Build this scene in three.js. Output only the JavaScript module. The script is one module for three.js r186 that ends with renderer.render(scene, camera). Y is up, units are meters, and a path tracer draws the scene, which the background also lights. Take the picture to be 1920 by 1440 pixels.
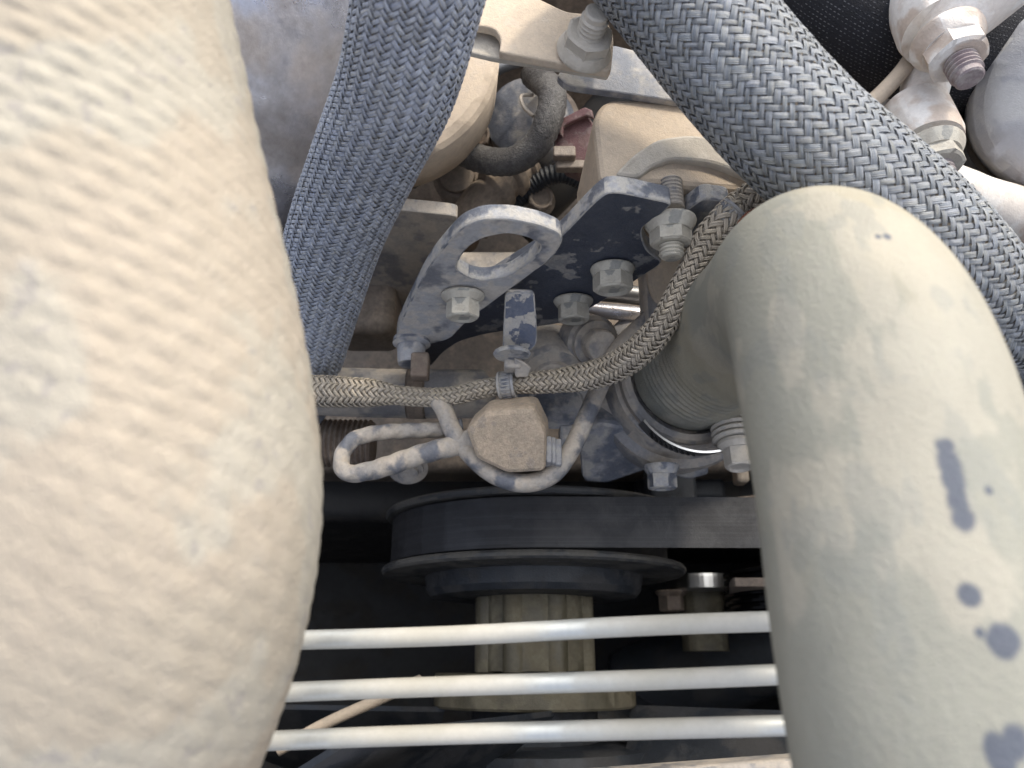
import * as THREE from 'three';
import { RoundedBoxGeometry } from 'three/addons/geometries/RoundedBoxGeometry.js';
import { mergeGeometries, mergeVertices, toCreasedNormals } from 'three/addons/utils/BufferGeometryUtils.js';

// ---------------------------------------------------------------- camera, sky, sun, exposure
const scene = new THREE.Scene();
const F = 1445;                                   // focal length in pixels of the 1920 x 1440 photograph
const CAM = new THREE.Vector3(0, 1, 0);
const TILT = 20 * Math.PI / 180;
const FWD = new THREE.Vector3(0, -Math.cos(TILT), -Math.sin(TILT));
const UP = new THREE.Vector3(0, Math.sin(TILT), -Math.cos(TILT));
const RIGHT = new THREE.Vector3(1, 0, 0);
const camera = new THREE.PerspectiveCamera(2 * Math.atan(720 / F) * 180 / Math.PI, 4 / 3, 0.01, 60);
camera.position.copy(CAM); camera.up.copy(UP); camera.lookAt(CAM.clone().add(FWD));
camera.focus = 0.265; camera.userData.fStop = 14;
const renderer = new THREE.WebGLRenderer({ antialias: true });
renderer.toneMapping = THREE.LinearToneMapping;
renderer.toneMappingExposure = 0.92;
renderer.shadowMap.enabled = true;
const SUN = new THREE.Vector3(0.38, 0.70, -0.60).normalize();
{ // clear sky: deeper blue overhead, paler towards the horizon, brighter round the sun; sandy ground below it
  const w = 256, h = 128, a = new Float32Array(w * h * 4), d = new THREE.Vector3();
  for (let j = 0; j < h; j++) for (let i = 0; i < w; i++) {
    const el = ((j + .5) / h - .5) * Math.PI, az = ((i + .5) / w - .5) * 2 * Math.PI;
    d.set(Math.cos(el) * Math.cos(az), Math.sin(el), Math.cos(el) * Math.sin(az));
    const k = (j * w + i) * 4, y = Math.max(0, d.y), c = Math.max(0, d.dot(SUN));
    const g = Math.pow(1 - y, 3), glow = 1.9 * Math.pow(c, 6) + 1.5 * Math.pow(c, 2);
    if (d.y >= 0) { a[k] = .36 + .55 * g + glow; a[k + 1] = .43 + .51 * g + glow * .96; a[k + 2] = .60 + .38 * g + glow * .88; }
    else { a[k] = .42; a[k + 1] = .36; a[k + 2] = .29; }
    for (let q = 0; q < 3; q++) a[k + q] *= 1.55;
    a[k + 3] = 1;
  }
  const t = new THREE.DataTexture(a, w, h, THREE.RGBAFormat, THREE.FloatType);
  t.mapping = THREE.EquirectangularReflectionMapping; t.magFilter = t.minFilter = THREE.LinearFilter; t.needsUpdate = true;
  scene.background = t; scene.environment = t;
}
const sun = new THREE.DirectionalLight(0xfff1dc, 2.5);
sun.position.copy(CAM).addScaledVector(FWD, .3).addScaledVector(SUN, 3);
sun.target.position.copy(CAM).addScaledVector(FWD, .3);
sun.castShadow = true; sun.shadow.mapSize.set(2048, 2048); sun.shadow.radius = 14;
Object.assign(sun.shadow.camera, { left: -.8, right: .8, top: .8, bottom: -.8, near: .1, far: 8 });
scene.add(sun, sun.target);

// ---------------------------------------------------------------- helpers
const V3 = (x, y, z) => new THREE.Vector3(x, y, z);
const ray = (px, py) => FWD.clone().addScaledVector(RIGHT, (px - 960) / F).addScaledVector(UP, (720 - py) / F);
const W = (px, py, d) => CAM.clone().addScaledVector(ray(px, py), d);      // d: distance along the view axis
const toPx = p => { const q = p.clone().sub(CAM), d = q.dot(FWD); return [960 + q.dot(RIGHT) / d * F, 720 - q.dot(UP) / d * F, d]; };
const M = (px, d) => px * d / F;                                           // pixels at a distance -> metres
let seed = 7; const rnd = () => (seed = (seed * 1664525 + 1013904223) >>> 0) / 4294967296;
const lerp = (a, b, t) => a + (b - a) * t, clamp = (x, a = 0, b = 1) => Math.min(b, Math.max(a, x));
const sstep = (a, b, x) => { const t = clamp((x - a) / (b - a)); return t * t * (3 - 2 * t); };

const taken = new Map();
function numbered(n) { const k = taken.get(n) || 0; taken.set(n, k + 1); return k ? n + '_' + String(k).padStart(3, '0') : n; }
function shadow(o) { o.castShadow = o.receiveShadow = true; return o; }
function thing(name, label, category, group) {
  const g = new THREE.Group(); g.name = numbered(name); g.userData = { label, category }; if (group) g.userData.group = group; scene.add(g); return g;
}
function single(name, geo, mat, label, category, group) {
  const m = shadow(new THREE.Mesh(geo, mat)); m.name = numbered(name); m.userData = { label, category }; if (group) m.userData.group = group; scene.add(m); return m;
}
function part(parent, name, geo, mat) { const m = shadow(new THREE.Mesh(geo, mat)); m.name = name; parent.add(m); return m; }
function struct(name, geo, mat) { const m = shadow(new THREE.Mesh(geo, mat)); m.name = name; m.userData = { kind: 'structure', label: name.replace(/_/g, ' '), category: name.split('_').pop() }; scene.add(m); return m; }

// tileable value noise
function lattice(p, s) { let q = s * 7919 + 13; const a = new Float32Array(p * p); for (let i = 0; i < a.length; i++) { q = (q * 1664525 + 1013904223) >>> 0; a[i] = q / 4294967296; } return a; }
function noiseField(n, p0, oct, s, gain = .55) {
  const out = new Float32Array(n * n); let amp = 1, tot = 0, p = p0;
  for (let o = 0; o < oct; o++, p *= 2, amp *= gain) {
    const L = lattice(p, s + o * 31); tot += amp;
    for (let j = 0; j < n; j++) {
      const y = j / n * p, y0 = Math.floor(y), fy = y - y0, sy = fy * fy * (3 - 2 * fy), r0 = (y0 % p) * p, r1 = ((y0 + 1) % p) * p;
      for (let i = 0; i < n; i++) {
        const x = i / n * p, x0 = Math.floor(x), fx = x - x0, sx = fx * fx * (3 - 2 * fx), c0 = x0 % p, c1 = (x0 + 1) % p;
        out[j * n + i] += amp * lerp(lerp(L[r0 + c0], L[r0 + c1], sx), lerp(L[r1 + c0], L[r1 + c1], sx), sy);
      }
    }
  }
  for (let i = 0; i < out.length; i++) out[i] = clamp((out[i] / tot - .5) * 1.9 + .5);
  return out;
}
const toS = x => Math.round(255 * (x <= .0031308 ? 12.92 * x : 1.055 * Math.pow(x, 1 / 2.4) - .055));
function makeTex(n, fn, { srgb = true, size = .06 } = {}) {
  const a = new Uint8Array(n * n * 4);
  for (let i = 0; i < n * n; i++) { const c = fn(i % n, Math.floor(i / n), i); for (let k = 0; k < 3; k++) a[i * 4 + k] = srgb ? toS(clamp(c[k])) : Math.round(255 * clamp(c[k])); a[i * 4 + 3] = 255; }
  const t = new THREE.DataTexture(a, n, n, THREE.RGBAFormat); if (srgb) t.colorSpace = THREE.SRGBColorSpace;
  t.wrapS = t.wrapT = THREE.RepeatWrapping; t.magFilter = THREE.LinearFilter; t.minFilter = THREE.LinearMipmapLinearFilter; t.generateMipmaps = true;
  t.repeat.set(1 / size, 1 / size); t.needsUpdate = true; return t;
}
const mixc = (a, b, t) => [lerp(a[0], b[0], t), lerp(a[1], b[1], t), lerp(a[2], b[2], t)];
const fine = noiseField(512, 64, 3, 900, .7), fine2 = noiseField(512, 24, 4, 901, .7);
const grainBump = makeTex(512, (x, y, i) => { const v = .6 * fine[i] + .4 * fine2[i]; return [v, v, v]; }, { srgb: false, size: .022 });
// a surface with settled dust: patches of bare base show with clear outlines
function dusty({ base, dust, dust2, cover = .6, p = 5, s = 1, size = .06, edge = .05, rough = .9, baseRough = .55, metal = 0, bump = .00012, speck = .25, flakes = 0 }) {
  const n = 512, A = noiseField(n, p, 5, s), B = noiseField(n, p * 2, 4, s + 77), C = noiseField(n, p * 6, 3, s + 140), m = new Float32Array(n * n);
  const sorted = Float32Array.from(A).sort(), th = sorted[Math.floor((1 - cover) * (n * n - 1))];
  const map = makeTex(n, (x, y, i) => {
    let k = sstep(th - edge, th + edge, A[i] + .06 * (fine2[i] - .5)); if (flakes && C[i] > 1 - flakes) k = 1 - k; m[i] = k;
    const d = mixc(dust, dust2 || dust, sstep(.3, .7, B[i])), g = 1 + speck * (.55 * (fine[i] - .5) + .45 * (C[i] - .5));
    const b = mixc(base, dust, .10 * B[i] + .08 * fine2[i]), c = mixc(b, d, k); return [c[0] * g, c[1] * g, c[2] * g];
  }, { size });
  const o = { map, bumpMap: grainBump, bumpScale: bump, roughness: 1, metalness: metal ? 1 : 0 };
  o.roughnessMap = makeTex(n, (x, y, i) => { const r = lerp(baseRough, rough, m[i]) + .1 * (fine2[i] - .5); return [0, clamp(r), metal * (1 - m[i])]; }, { srgb: false, size });
  if (metal) o.metalnessMap = o.roughnessMap;
  return new THREE.MeshStandardMaterial(o);
}
// box projection: uv in metres
function boxUV(g0) {
  const g = g0.index ? g0.toNonIndexed() : g0; const p = g.attributes.position, uv = new Float32Array(p.count * 2), a = V3(), b = V3(), c = V3(), e = V3();
  for (let i = 0; i < p.count; i += 3) {
    a.fromBufferAttribute(p, i); b.fromBufferAttribute(p, i + 1); c.fromBufferAttribute(p, i + 2); e.copy(b).sub(a).cross(c.clone().sub(a));
    const x = Math.abs(e.x), y = Math.abs(e.y), z = Math.abs(e.z);
    [a, b, c].forEach((q, k) => { const u = x >= y && x >= z ? [q.y, q.z] : y >= z ? [q.x, q.z] : [q.x, q.y]; uv[(i + k) * 2] = u[0]; uv[(i + k) * 2 + 1] = u[1]; });
  }
  g.setAttribute('uv', new THREE.BufferAttribute(uv, 2)); return g;
}
// ---- swept tubes
function frames(pts, m) {
  const curve = new THREE.CatmullRomCurve3(pts, false, 'centripetal'); curve.arcLengthDivisions = 600;
  const P = curve.getSpacedPoints(m), T = [], N = [], B = [], S = [0];
  for (let i = 0; i <= m; i++) T.push(P[Math.min(m, i + 1)].clone().sub(P[Math.max(0, i - 1)]).normalize());
  let n = FWD.clone(); for (let i = 0; i <= m; i++) { n = n.clone().addScaledVector(T[i], -n.dot(T[i])).normalize(); N.push(n); B.push(T[i].clone().cross(n)); if (i) S.push(S[i - 1] + P[i].distanceTo(P[i - 1])); }
  return { P, T, N, B, S, L: S[m], m };
}
function sweep(fr, rFn, { K = 40, disp = null, uv01 = false, caps = true, r0 = null } = {}) {
  const { P, N, B, S, L, m } = fr, pos = [], uv = [], idx = [], R0 = r0 || rFn(.5);
  for (let i = 0; i <= m; i++) for (let k = 0; k <= K; k++) {
    const th = k / K * 2 * Math.PI, t = S[i] / L, r = rFn(t) + (disp ? disp(t, th, S[i]) : 0), c = Math.cos(th) * r, s = Math.sin(th) * r;
    pos.push(P[i].x + N[i].x * c + B[i].x * s, P[i].y + N[i].y * c + B[i].y * s, P[i].z + N[i].z * c + B[i].z * s);
    uv.push(uv01 ? k / K : th * R0, uv01 ? t : S[i]);
  }
  for (let i = 0; i < m; i++) for (let k = 0; k < K; k++) { const a = i * (K + 1) + k, b = a + K + 1; idx.push(a, a + 1, b, a + 1, b + 1, b); }
  if (caps) for (const i of [0, m]) { const c = pos.length / 3; pos.push(P[i].x, P[i].y, P[i].z); uv.push(0, 0); for (let k = 0; k < K; k++) { const a = i * (K + 1) + k; i ? idx.push(a, a + 1, c) : idx.push(a, c, a + 1); } }
  const g = new THREE.BufferGeometry(); g.setAttribute('position', new THREE.Float32BufferAttribute(pos, 3)); g.setAttribute('uv', new THREE.Float32BufferAttribute(uv, 2)); g.setIndex(idx); g.computeVertexNormals();
  { const nn = g.attributes.normal; for (let i = 0; i <= m; i++) { const a = i * (K + 1), b = a + K, x = nn.getX(a) + nn.getX(b), y = nn.getY(a) + nn.getY(b), z = nn.getZ(a) + nn.getZ(b), l = Math.hypot(x, y, z) || 1; nn.setXYZ(a, x / l, y / l, z / l); nn.setXYZ(b, x / l, y / l, z / l); } }
  return g;
}
const WP = list => list.map(([x, y, d]) => W(x, y, d));
const steps = (arr) => t => { const n = arr.length - 1, x = clamp(t) * n, i = Math.min(n - 1, Math.floor(x)), f = x - i; return lerp(arr[i], arr[i + 1], f * f * (3 - 2 * f)); };
// braid of flat ribbons in a two-over two-under weave round a tube
function braid(fr, rFn, N, { width, lift, slope = 1, sub = 3, wob = 0, crown = .25, jit = 0 }) {
  const { P, N: NN, B: BB, S, L, m } = fr, R0 = rFn(.5), k = slope / R0, pos = [], uv = [], idx = [], col = [];
  const cross = Math.PI / (N * k), n = Math.ceil(L / cross * sub), ds = L / n, Q = 4, tmp = V3();
  const at = (s, th, r) => { const x = clamp(s / L) * m, i = Math.min(m - 1, Math.floor(x)), f = x - i, c = Math.cos(th) * r, q = Math.sin(th) * r;
    const ax = P[i].x + NN[i].x * c + BB[i].x * q, ay = P[i].y + NN[i].y * c + BB[i].y * q, az = P[i].z + NN[i].z * c + BB[i].z * q, j = i + 1;
    const bx = P[j].x + NN[j].x * c + BB[j].x * q, by = P[j].y + NN[j].y * c + BB[j].y * q, bz = P[j].z + NN[j].z * c + BB[j].z * q;
    return [lerp(ax, bx, f), lerp(ay, by, f), lerp(az, bz, f)]; };
  for (const dir of [1, -1]) for (let i = 0; i < N; i++) {
    const ph = rnd() * 6.28, ph2 = rnd() * 6.28, wv = 1 + jit * (rnd() - .5), lv = jit * (rnd() - .3), v0 = rnd() * 7, start = pos.length / 3, tone = .84 + .22 * rnd(), f1 = 60 + 120 * rnd(), f2 = 300 + 500 * rnd();
    for (let q = 0; q <= n; q++) {
      const s = q * ds, th = i / N * 2 * Math.PI + dir * k * s + wob * Math.sin(s * 190 + ph) + wob * .6 * Math.sin(s * 517 + ph2);
      const other = dir > 0 ? i + 2 * k * s / (2 * Math.PI / N) : i - 2 * k * s / (2 * Math.PI / N);
      const hgt = dir * Math.cos(2 * Math.PI * (i + other - .5) / 4), t = s / L, r = rFn(t) + lift * (clamp(hgt * 1.35, -1, 1) + lv * Math.max(0, Math.sin(s * 230 + ph2)));
      const kk = slope, cs = 1 / Math.sqrt(1 + kk * kk), sn = kk * cs;                    // ribbon runs along (cs axial, sn round)
      for (let w = 0; w <= Q; w++) {
        const o = (w / Q - .5) * width * wv, e = 1 - Math.pow(Math.abs(w / Q - .5) * 2, 2);
        const p = at(s - dir * o * sn, th + o * cs / r, r + crown * width * (e - 1) * .35);
        pos.push(p[0], p[1], p[2]); uv.push(w / Q, s * 60 + v0);
        const d = .5 + .5 * Math.sin(s * f1 + ph) * Math.sin(s * f2 + ph2), g = tone * (.92 + .12 * d); col.push(g, g * (1 - .02 * d), g * (1 - .09 * d));
      }
      if (q < n) for (let w = 0; w < Q; w++) { const a = start + q * (Q + 1) + w, b = a + Q + 1; idx.push(a, a + 1, b, a + 1, b + 1, b); }
    }
  }
  const g = new THREE.BufferGeometry(); g.setAttribute('position', new THREE.Float32BufferAttribute(pos, 3)); g.setAttribute('uv', new THREE.Float32BufferAttribute(uv, 2)); g.setAttribute('color', new THREE.Float32BufferAttribute(col, 3)); g.setIndex(idx); g.computeVertexNormals(); return g;
}
// ---- flat plates cut along an outline on a real plane
function plane(n, px, py, d) { const N = n.clone().normalize(), o = W(px, py, d), x = V3(1, 0, 0).addScaledVector(N, -N.x).normalize(), y = N.clone().cross(x); return { N, o, x, y }; }
function hit(pl, px, py) { const r = ray(px, py), t = pl.o.clone().sub(CAM).dot(pl.N) / r.dot(pl.N); return CAM.clone().addScaledVector(r, t); }
const on2 = (pl, px, py) => { const q = hit(pl, px, py).sub(pl.o); return new THREE.Vector2(q.dot(pl.x), q.dot(pl.y)); };
function round(pts, amt = .3, n = 5) { // round the corners of an outline
  const out = []; pts.forEach((p, i) => { const a = pts[(i + pts.length - 1) % pts.length], b = pts[(i + 1) % pts.length], f = typeof amt === 'number' ? amt : amt[i] ?? .3, s = p.clone().lerp(a, f), e = p.clone().lerp(b, f);
    for (let k = 0; k <= n; k++) { const t = k / n; out.push(s.clone().multiplyScalar((1 - t) * (1 - t)).addScaledVector(p, 2 * t * (1 - t)).addScaledVector(e, t * t)); } }); return out;
}
function plate(pl, poly, thick, { holes = [], bevel = .0006, soft = .3 } = {}) {
  const sh = new THREE.Shape(round(poly.map(q => on2(pl, q[0], q[1])), soft));
  for (const h of holes) sh.holes.push(new THREE.Path(round(h.map(q => on2(pl, q[0], q[1])), .35)));
  const g = new THREE.ExtrudeGeometry(sh, { depth: thick - 2 * bevel, bevelEnabled: true, bevelThickness: bevel, bevelSize: bevel * .9, bevelOffset: -bevel * .9, bevelSegments: 2, curveSegments: 8 });
  g.translate(0, 0, -(thick - bevel));
  const groups = g.groups; const b = boxUV(g); b.groups = groups;
  b.applyMatrix4(new THREE.Matrix4().makeBasis(pl.x, pl.y, pl.N).setPosition(pl.o));
  return b;
}
// ---- turned shapes: profile [[r, h], ...] along +y, placed along an axis
function aim(g, at, axis, roll = 0) { const q = new THREE.Quaternion().setFromUnitVectors(V3(0, 1, 0), axis.clone().normalize()); if (roll) g.rotateY(roll); g.applyQuaternion(q); g.translate(at.x, at.y, at.z); return g; }
function turned(profile, seg = 64, crease = .6) {
  const g = new THREE.LatheGeometry(profile.map(([r, h]) => new THREE.Vector2(Math.max(r, 1e-6), h)), seg);
  const p = g.attributes.position, uv = g.attributes.uv; let len = [0]; for (let i = 1; i < profile.length; i++) len.push(len[i - 1] + Math.hypot(profile[i][0] - profile[i - 1][0], profile[i][1] - profile[i - 1][1]));
  const rm = Math.max(...profile.map(q => q[0])), n = profile.length; for (let i = 0; i < p.count; i++) uv.setXY(i, uv.getX(i) * 2 * Math.PI * rm, len[i % n]);
  return toCreasedNormals(g, crease);
}
// rings blending from hexagon to circle, for nuts and bolt heads
function hexRings(rings, seg = 48) {
  const pos = [], idx = []; rings.forEach(([r, h, hx]) => { for (let k = 0; k < seg; k++) { const a = k / seg * 2 * Math.PI, f = ((a % (Math.PI / 3)) + Math.PI / 3) % (Math.PI / 3) - Math.PI / 6, rr = lerp(1, 1 / Math.cos(f) , hx) * r; pos.push(Math.cos(a) * rr, h, Math.sin(a) * rr); } });
  for (let i = 0; i < rings.length - 1; i++) for (let k = 0; k < seg; k++) { const a = i * seg + k, b = i * seg + (k + 1) % seg, c = a + seg, d = b + seg; idx.push(a, c, b, b, c, d); }
  const c = pos.length / 3; pos.push(0, rings[rings.length - 1][1], 0); const l = (rings.length - 1) * seg; for (let k = 0; k < seg; k++) idx.push(l + k, c, l + (k + 1) % seg);
  const g = new THREE.BufferGeometry(); g.setAttribute('position', new THREE.Float32BufferAttribute(pos, 3)); g.setAttribute('uv', new THREE.Float32BufferAttribute(new Float32Array(pos.length / 3 * 2), 2)); g.setIndex(idx); g.computeVertexNormals();
  return boxUV(toCreasedNormals(g, .5));
}
// at: centre of the seat, r: half width across flats
function hexBolt(name, label, { at, axis, r, h, fr = r * 1.45, fh = r * .28, dish = true, stud = null, mat, studMat, roll = 0, nut = false, group, category }) {
  const t = thing(name, label, category || (nut ? 'nut' : 'bolt'), group);
  part(t, 'flange', aim(boxUV(turned([[0, 0], [fr * .97, 0], [fr, fh * .35], [fr * .97, fh * .75], [r * 1.12, fh * 1.8], [0, fh * 1.8]], 40, .7)), at, axis), mat);
  const c = r * .16;
  const rings = dish ? [[r, fh * .6, 1], [r, h - c, 1], [r * 1.06, h - c * .6, .45], [r * .97, h, 0], [r * .84, h + c * .12, 0], [r * .72, h - c * .9, 0], [r * .3, h - c * 1.1, 0]]
                     : [[r, fh * .6, 1], [r, h - c, 1], [r * 1.06, h - c * .6, .45], [r * .95, h, 0], [r * .55, h, 0], [r * .3, h, 0]];
  part(t, nut ? 'hex_body' : 'hex_head', aim(hexRings(rings), at, axis, roll), mat);
  if (stud) { const { r: sr, h: sh } = stud, pr = [[0, h * .5], [sr * .9, h * .5]], p = stud.pitch || sr * .34; for (let y = h * .6; y < sh - p; y += p) pr.push([sr, y], [sr, y + p * .2], [sr * .84, y + p * .5], [sr * .84, y + p * .65]); pr.push([sr * .86, sh - p * .3], [sr * .74, sh], [sr * .3, sh + p * .05], [0, sh]); part(t, 'threaded_stud', aim(boxUV(turned(pr, 32, .35)), at, axis), studMat || mat); }
  return t;
}
const box = (w, h, d, r) => boxUV(new RoundedBoxGeometry(w, h, d, 3, Math.min(r, w / 2.1, h / 2.1, d / 2.1)));
const moved = (g, p) => g.translate(p.x, p.y, p.z);

// ---------------------------------------------------------------- materials
const TAN = [.55, .455, .35], TAN2 = [.42, .35, .275], PALE = [.52, .48, .42], GREYD = [.29, .275, .26], GREYD2 = [.35, .32, .285], NAVY = [.042, .051, .076], NAVY2 = [.15, .16, .19];
const mTan = dusty({ base: [.48, .395, .305], dust: TAN, dust2: [.52, .43, .335], cover: .9, p: 9, s: 3, size: .05, edge: .12, speck: .14 });
const mPale = dusty({ base: [.40, .38, .34], dust: PALE, dust2: [.47, .43, .37], cover: .9, s: 5, size: .05, speck: .16 });
const mNavy = dusty({ base: NAVY, dust: [.19, .19, .195], dust2: [.25, .24, .23], cover: .16, p: 7, s: 11, size: .05, edge: .06, baseRough: .5 });
const mNavyDusty = dusty({ base: NAVY2, dust: [.40, .40, .415], dust2: [.50, .47, .435], cover: .80, p: 7, s: 12, size: .06, edge: .22, baseRough: .55 });
const mNavyBlot = dusty({ base: [.075, .095, .15], dust: [.43, .405, .37], dust2: [.39, .375, .36], cover: .5, p: 4, s: 47, size: .02, edge: .06, baseRough: .5 });
const mEdge = dusty({ base: [.10, .115, .15], dust: [.42, .40, .37], dust2: [.35, .35, .36], cover: .8, p: 8, s: 13, size: .04, edge: .22 });
const mNut = dusty({ base: [.26, .26, .245], dust: [.48, .455, .395], dust2: [.43, .40, .345], cover: .85, s: 14, size: .03, speck: .14, baseRough: .6 });
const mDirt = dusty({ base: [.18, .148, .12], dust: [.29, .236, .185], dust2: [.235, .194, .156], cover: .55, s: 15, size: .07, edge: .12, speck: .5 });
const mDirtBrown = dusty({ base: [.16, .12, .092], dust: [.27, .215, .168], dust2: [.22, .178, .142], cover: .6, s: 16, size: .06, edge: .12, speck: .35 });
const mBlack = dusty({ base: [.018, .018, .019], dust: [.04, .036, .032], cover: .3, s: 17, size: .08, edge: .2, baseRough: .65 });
const mCast = dusty({ base: [.21, .21, .22], dust: [.46, .41, .35], dust2: [.40, .365, .325], cover: .65, s: 18, size: .05, edge: .18, baseRough: .5 });
const mBlueCast = dusty({ base: [.13, .145, .18], dust: [.42, .395, .36], dust2: [.34, .335, .34], cover: .55, s: 19, size: .045, edge: .24, baseRough: .55 });
const mCable = dusty({ base: [.13, .14, .165], dust: [.46, .405, .34], dust2: [.40, .365, .325], cover: .74, p: 6, s: 21, size: .045, edge: .22, baseRough: .55 });
const mAlu = dusty({ base: [.55, .565, .55], dust: [.46, .44, .385], dust2: [.50, .48, .43], cover: .42, p: 2, s: 22, size: .06, edge: .3, baseRough: .48, rough: .75, metal: .55, speck: .1, bump: .00002 });
const mWorn = dusty({ base: [.56, .55, .575], dust: [.40, .355, .33], dust2: [.34, .30, .27], cover: .28, p: 3, s: 23, size: .09, edge: .25, baseRough: .27, rough: .6, metal: .8, speck: .3, bump: .00006 });
const mBelt = dusty({ base: [.020, .021, .026], dust: [.032, .033, .038], cover: .4, s: 24, size: .05, edge: .2, baseRough: .5, rough: .62, bump: .00005 });
{ // belt: worn streaks along its length
  const A = noiseField(256, 4, 3, 124), B = noiseField(256, 48, 2, 125), t = makeTex(256, (x, y, i) => { const j = y * 256 + (x >> 4), v = .019 + .009 * sstep(.5, .9, B[j]) * A[i] + .006 * A[(i * 3) & 65535]; return [v, v * 1.03, v * 1.18]; }, { size: .05 }); t.repeat.set(1 / .35, 1 / .03); mBelt.map = t;
}
const mPulley = dusty({ base: [.045, .047, .05], dust: [.10, .095, .085], cover: .5, s: 25, size: .05, edge: .2, baseRough: .45 });
const mOlive = dusty({ base: [.10, .088, .058], dust: [.18, .16, .112], dust2: [.15, .13, .088], cover: .6, s: 26, size: .06, edge: .2, baseRough: .45 });
const mPlastic = dusty({ base: [.03, .035, .043], dust: [.05, .05, .052], cover: .4, s: 27, size: .07, edge: .2, baseRough: .5 });
const mWhite = dusty({ base: [.56, .46, .38], dust: [.78, .75, .71], dust2: [.70, .645, .59], cover: .75, s: 28, size: .06, edge: .2, speck: .15 });
const mDrum = dusty({ base: [.42, .425, .45], dust: [.54, .54, .54], cover: .5, s: 29, size: .06, edge: .2, baseRough: .4, rough: .7, speck: .1 });
const mPlum = dusty({ base: [.12, .055, .058], dust: [.19, .135, .13], dust2: [.15, .095, .092], cover: .55, s: 30, size: .03, edge: .1 });
const mRust = dusty({ base: [.15, .06, .03], dust: [.25, .16, .11], cover: .4, s: 31, size: .02, edge: .1 });
const mStudEnd = dusty({ base: [.24, .19, .20], dust: [.36, .32, .31], cover: .5, s: 32, size: .02, edge: .2, baseRough: .5 });
const mBox = dusty({ base: [.36, .30, .24], dust: [.48, .385, .29], dust2: [.43, .35, .265], cover: .93, s: 33, size: .03, edge: .05, speck: .4, bump: .0003 });
const mCopper = new THREE.MeshStandardMaterial({ color: new THREE.Color().setRGB(.20, .06, .028), roughness: .6 });
const mSteel = new THREE.MeshStandardMaterial({ color: new THREE.Color().setRGB(.68, .68, .67), roughness: .28, metalness: 1 });
const mDarkSteel = new THREE.MeshStandardMaterial({ color: new THREE.Color().setRGB(.20, .20, .20), roughness: .4, metalness: .8, bumpMap: grainBump, bumpScale: .00005 });
const mSilk = new THREE.MeshStandardMaterial({ color: new THREE.Color().setRGB(.5, .48, .44), roughness: .6 });
// ribbon yarn: parallel filaments across the width
function yarn(c1, c2, c3, s, nf = 4) {
  const n = 128, A = noiseField(n, 4, 4, s), B = noiseField(n, 16, 2, s + 9);
  const fil = x => Math.abs(Math.sin(x / n * Math.PI * nf));
  const map = makeTex(n, (x, y, i) => { const c = mixc(mixc(c1, c2, sstep(.3, .7, A[i])), c3, sstep(.66, .8, B[i]) * .8); return c; }, { size: 1 });
  const bump = makeTex(n, (x, y, i) => { const v = .75 * Math.sqrt(fil(x)) + .25 * B[i]; return [v, v, v]; }, { srgb: false, size: 1 });
  for (const t of [map, bump]) t.repeat.set(1, .45);
  return new THREE.MeshStandardMaterial({ map, bumpMap: bump, bumpScale: .0005, roughness: .55, vertexColors: true });
}
const mYarnBlue = yarn([.47, .53, .68], [.55, .61, .76], [.62, .60, .56], 51);
const mYarnGrey = yarn([.32, .35, .40], [.40, .425, .475], [.47, .47, .45], 52);
const mYarnSand = yarn([.56, .49, .40], [.64, .56, .46], [.40, .36, .32], 53, 2);
const mCoreTan = dusty({ base: [.28, .245, .205], dust: [.52, .46, .35], dust2: [.26, .23, .19], cover: .22, p: 9, s: 54, size: .03, edge: .05 });
const mCoreDark = dusty({ base: [.28, .235, .19], dust: [.38, .32, .25], cover: .5, s: 55, size: .03, edge: .1 });

// ---------------------------------------------------------------- the setting
struct('ground', moved(new THREE.PlaneGeometry(24, 24).rotateX(-Math.PI / 2), V3(0, 0, 0)), new THREE.MeshStandardMaterial({ color: new THREE.Color().setRGB(.30, .235, .17), roughness: 1 }));

const NF = V3(0, .02, 1), NB = V3(0, -.11, .994), NZ = V3(0, 0, 1), NY = V3(0, 1, 0);
{ // engine block, dark and dirty, behind and under everything
  const t = thing('engine_block', 'dirt-caked dark engine block behind the brackets and hoses', 'engine block');
  const a = W(960, 420, .465), f = W(1000, 930, .45);
  const top = a.y, fz = f.z;
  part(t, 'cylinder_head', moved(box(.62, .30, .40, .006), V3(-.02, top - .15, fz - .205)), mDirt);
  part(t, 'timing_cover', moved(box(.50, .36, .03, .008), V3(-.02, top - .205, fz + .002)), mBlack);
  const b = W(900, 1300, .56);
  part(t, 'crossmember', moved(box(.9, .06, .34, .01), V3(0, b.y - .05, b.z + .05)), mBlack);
}
{ // made-up manifold block, added outside the frame to shade the hollow
  const t = thing('added_shade_block', 'added brown manifold block out of view, there to shade the hollow', 'manifold');
  part(t, 'shade_block', moved(box(.20, .26, .20, .012), V3(.0, .68, -.405)), mDirt);
}
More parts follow.
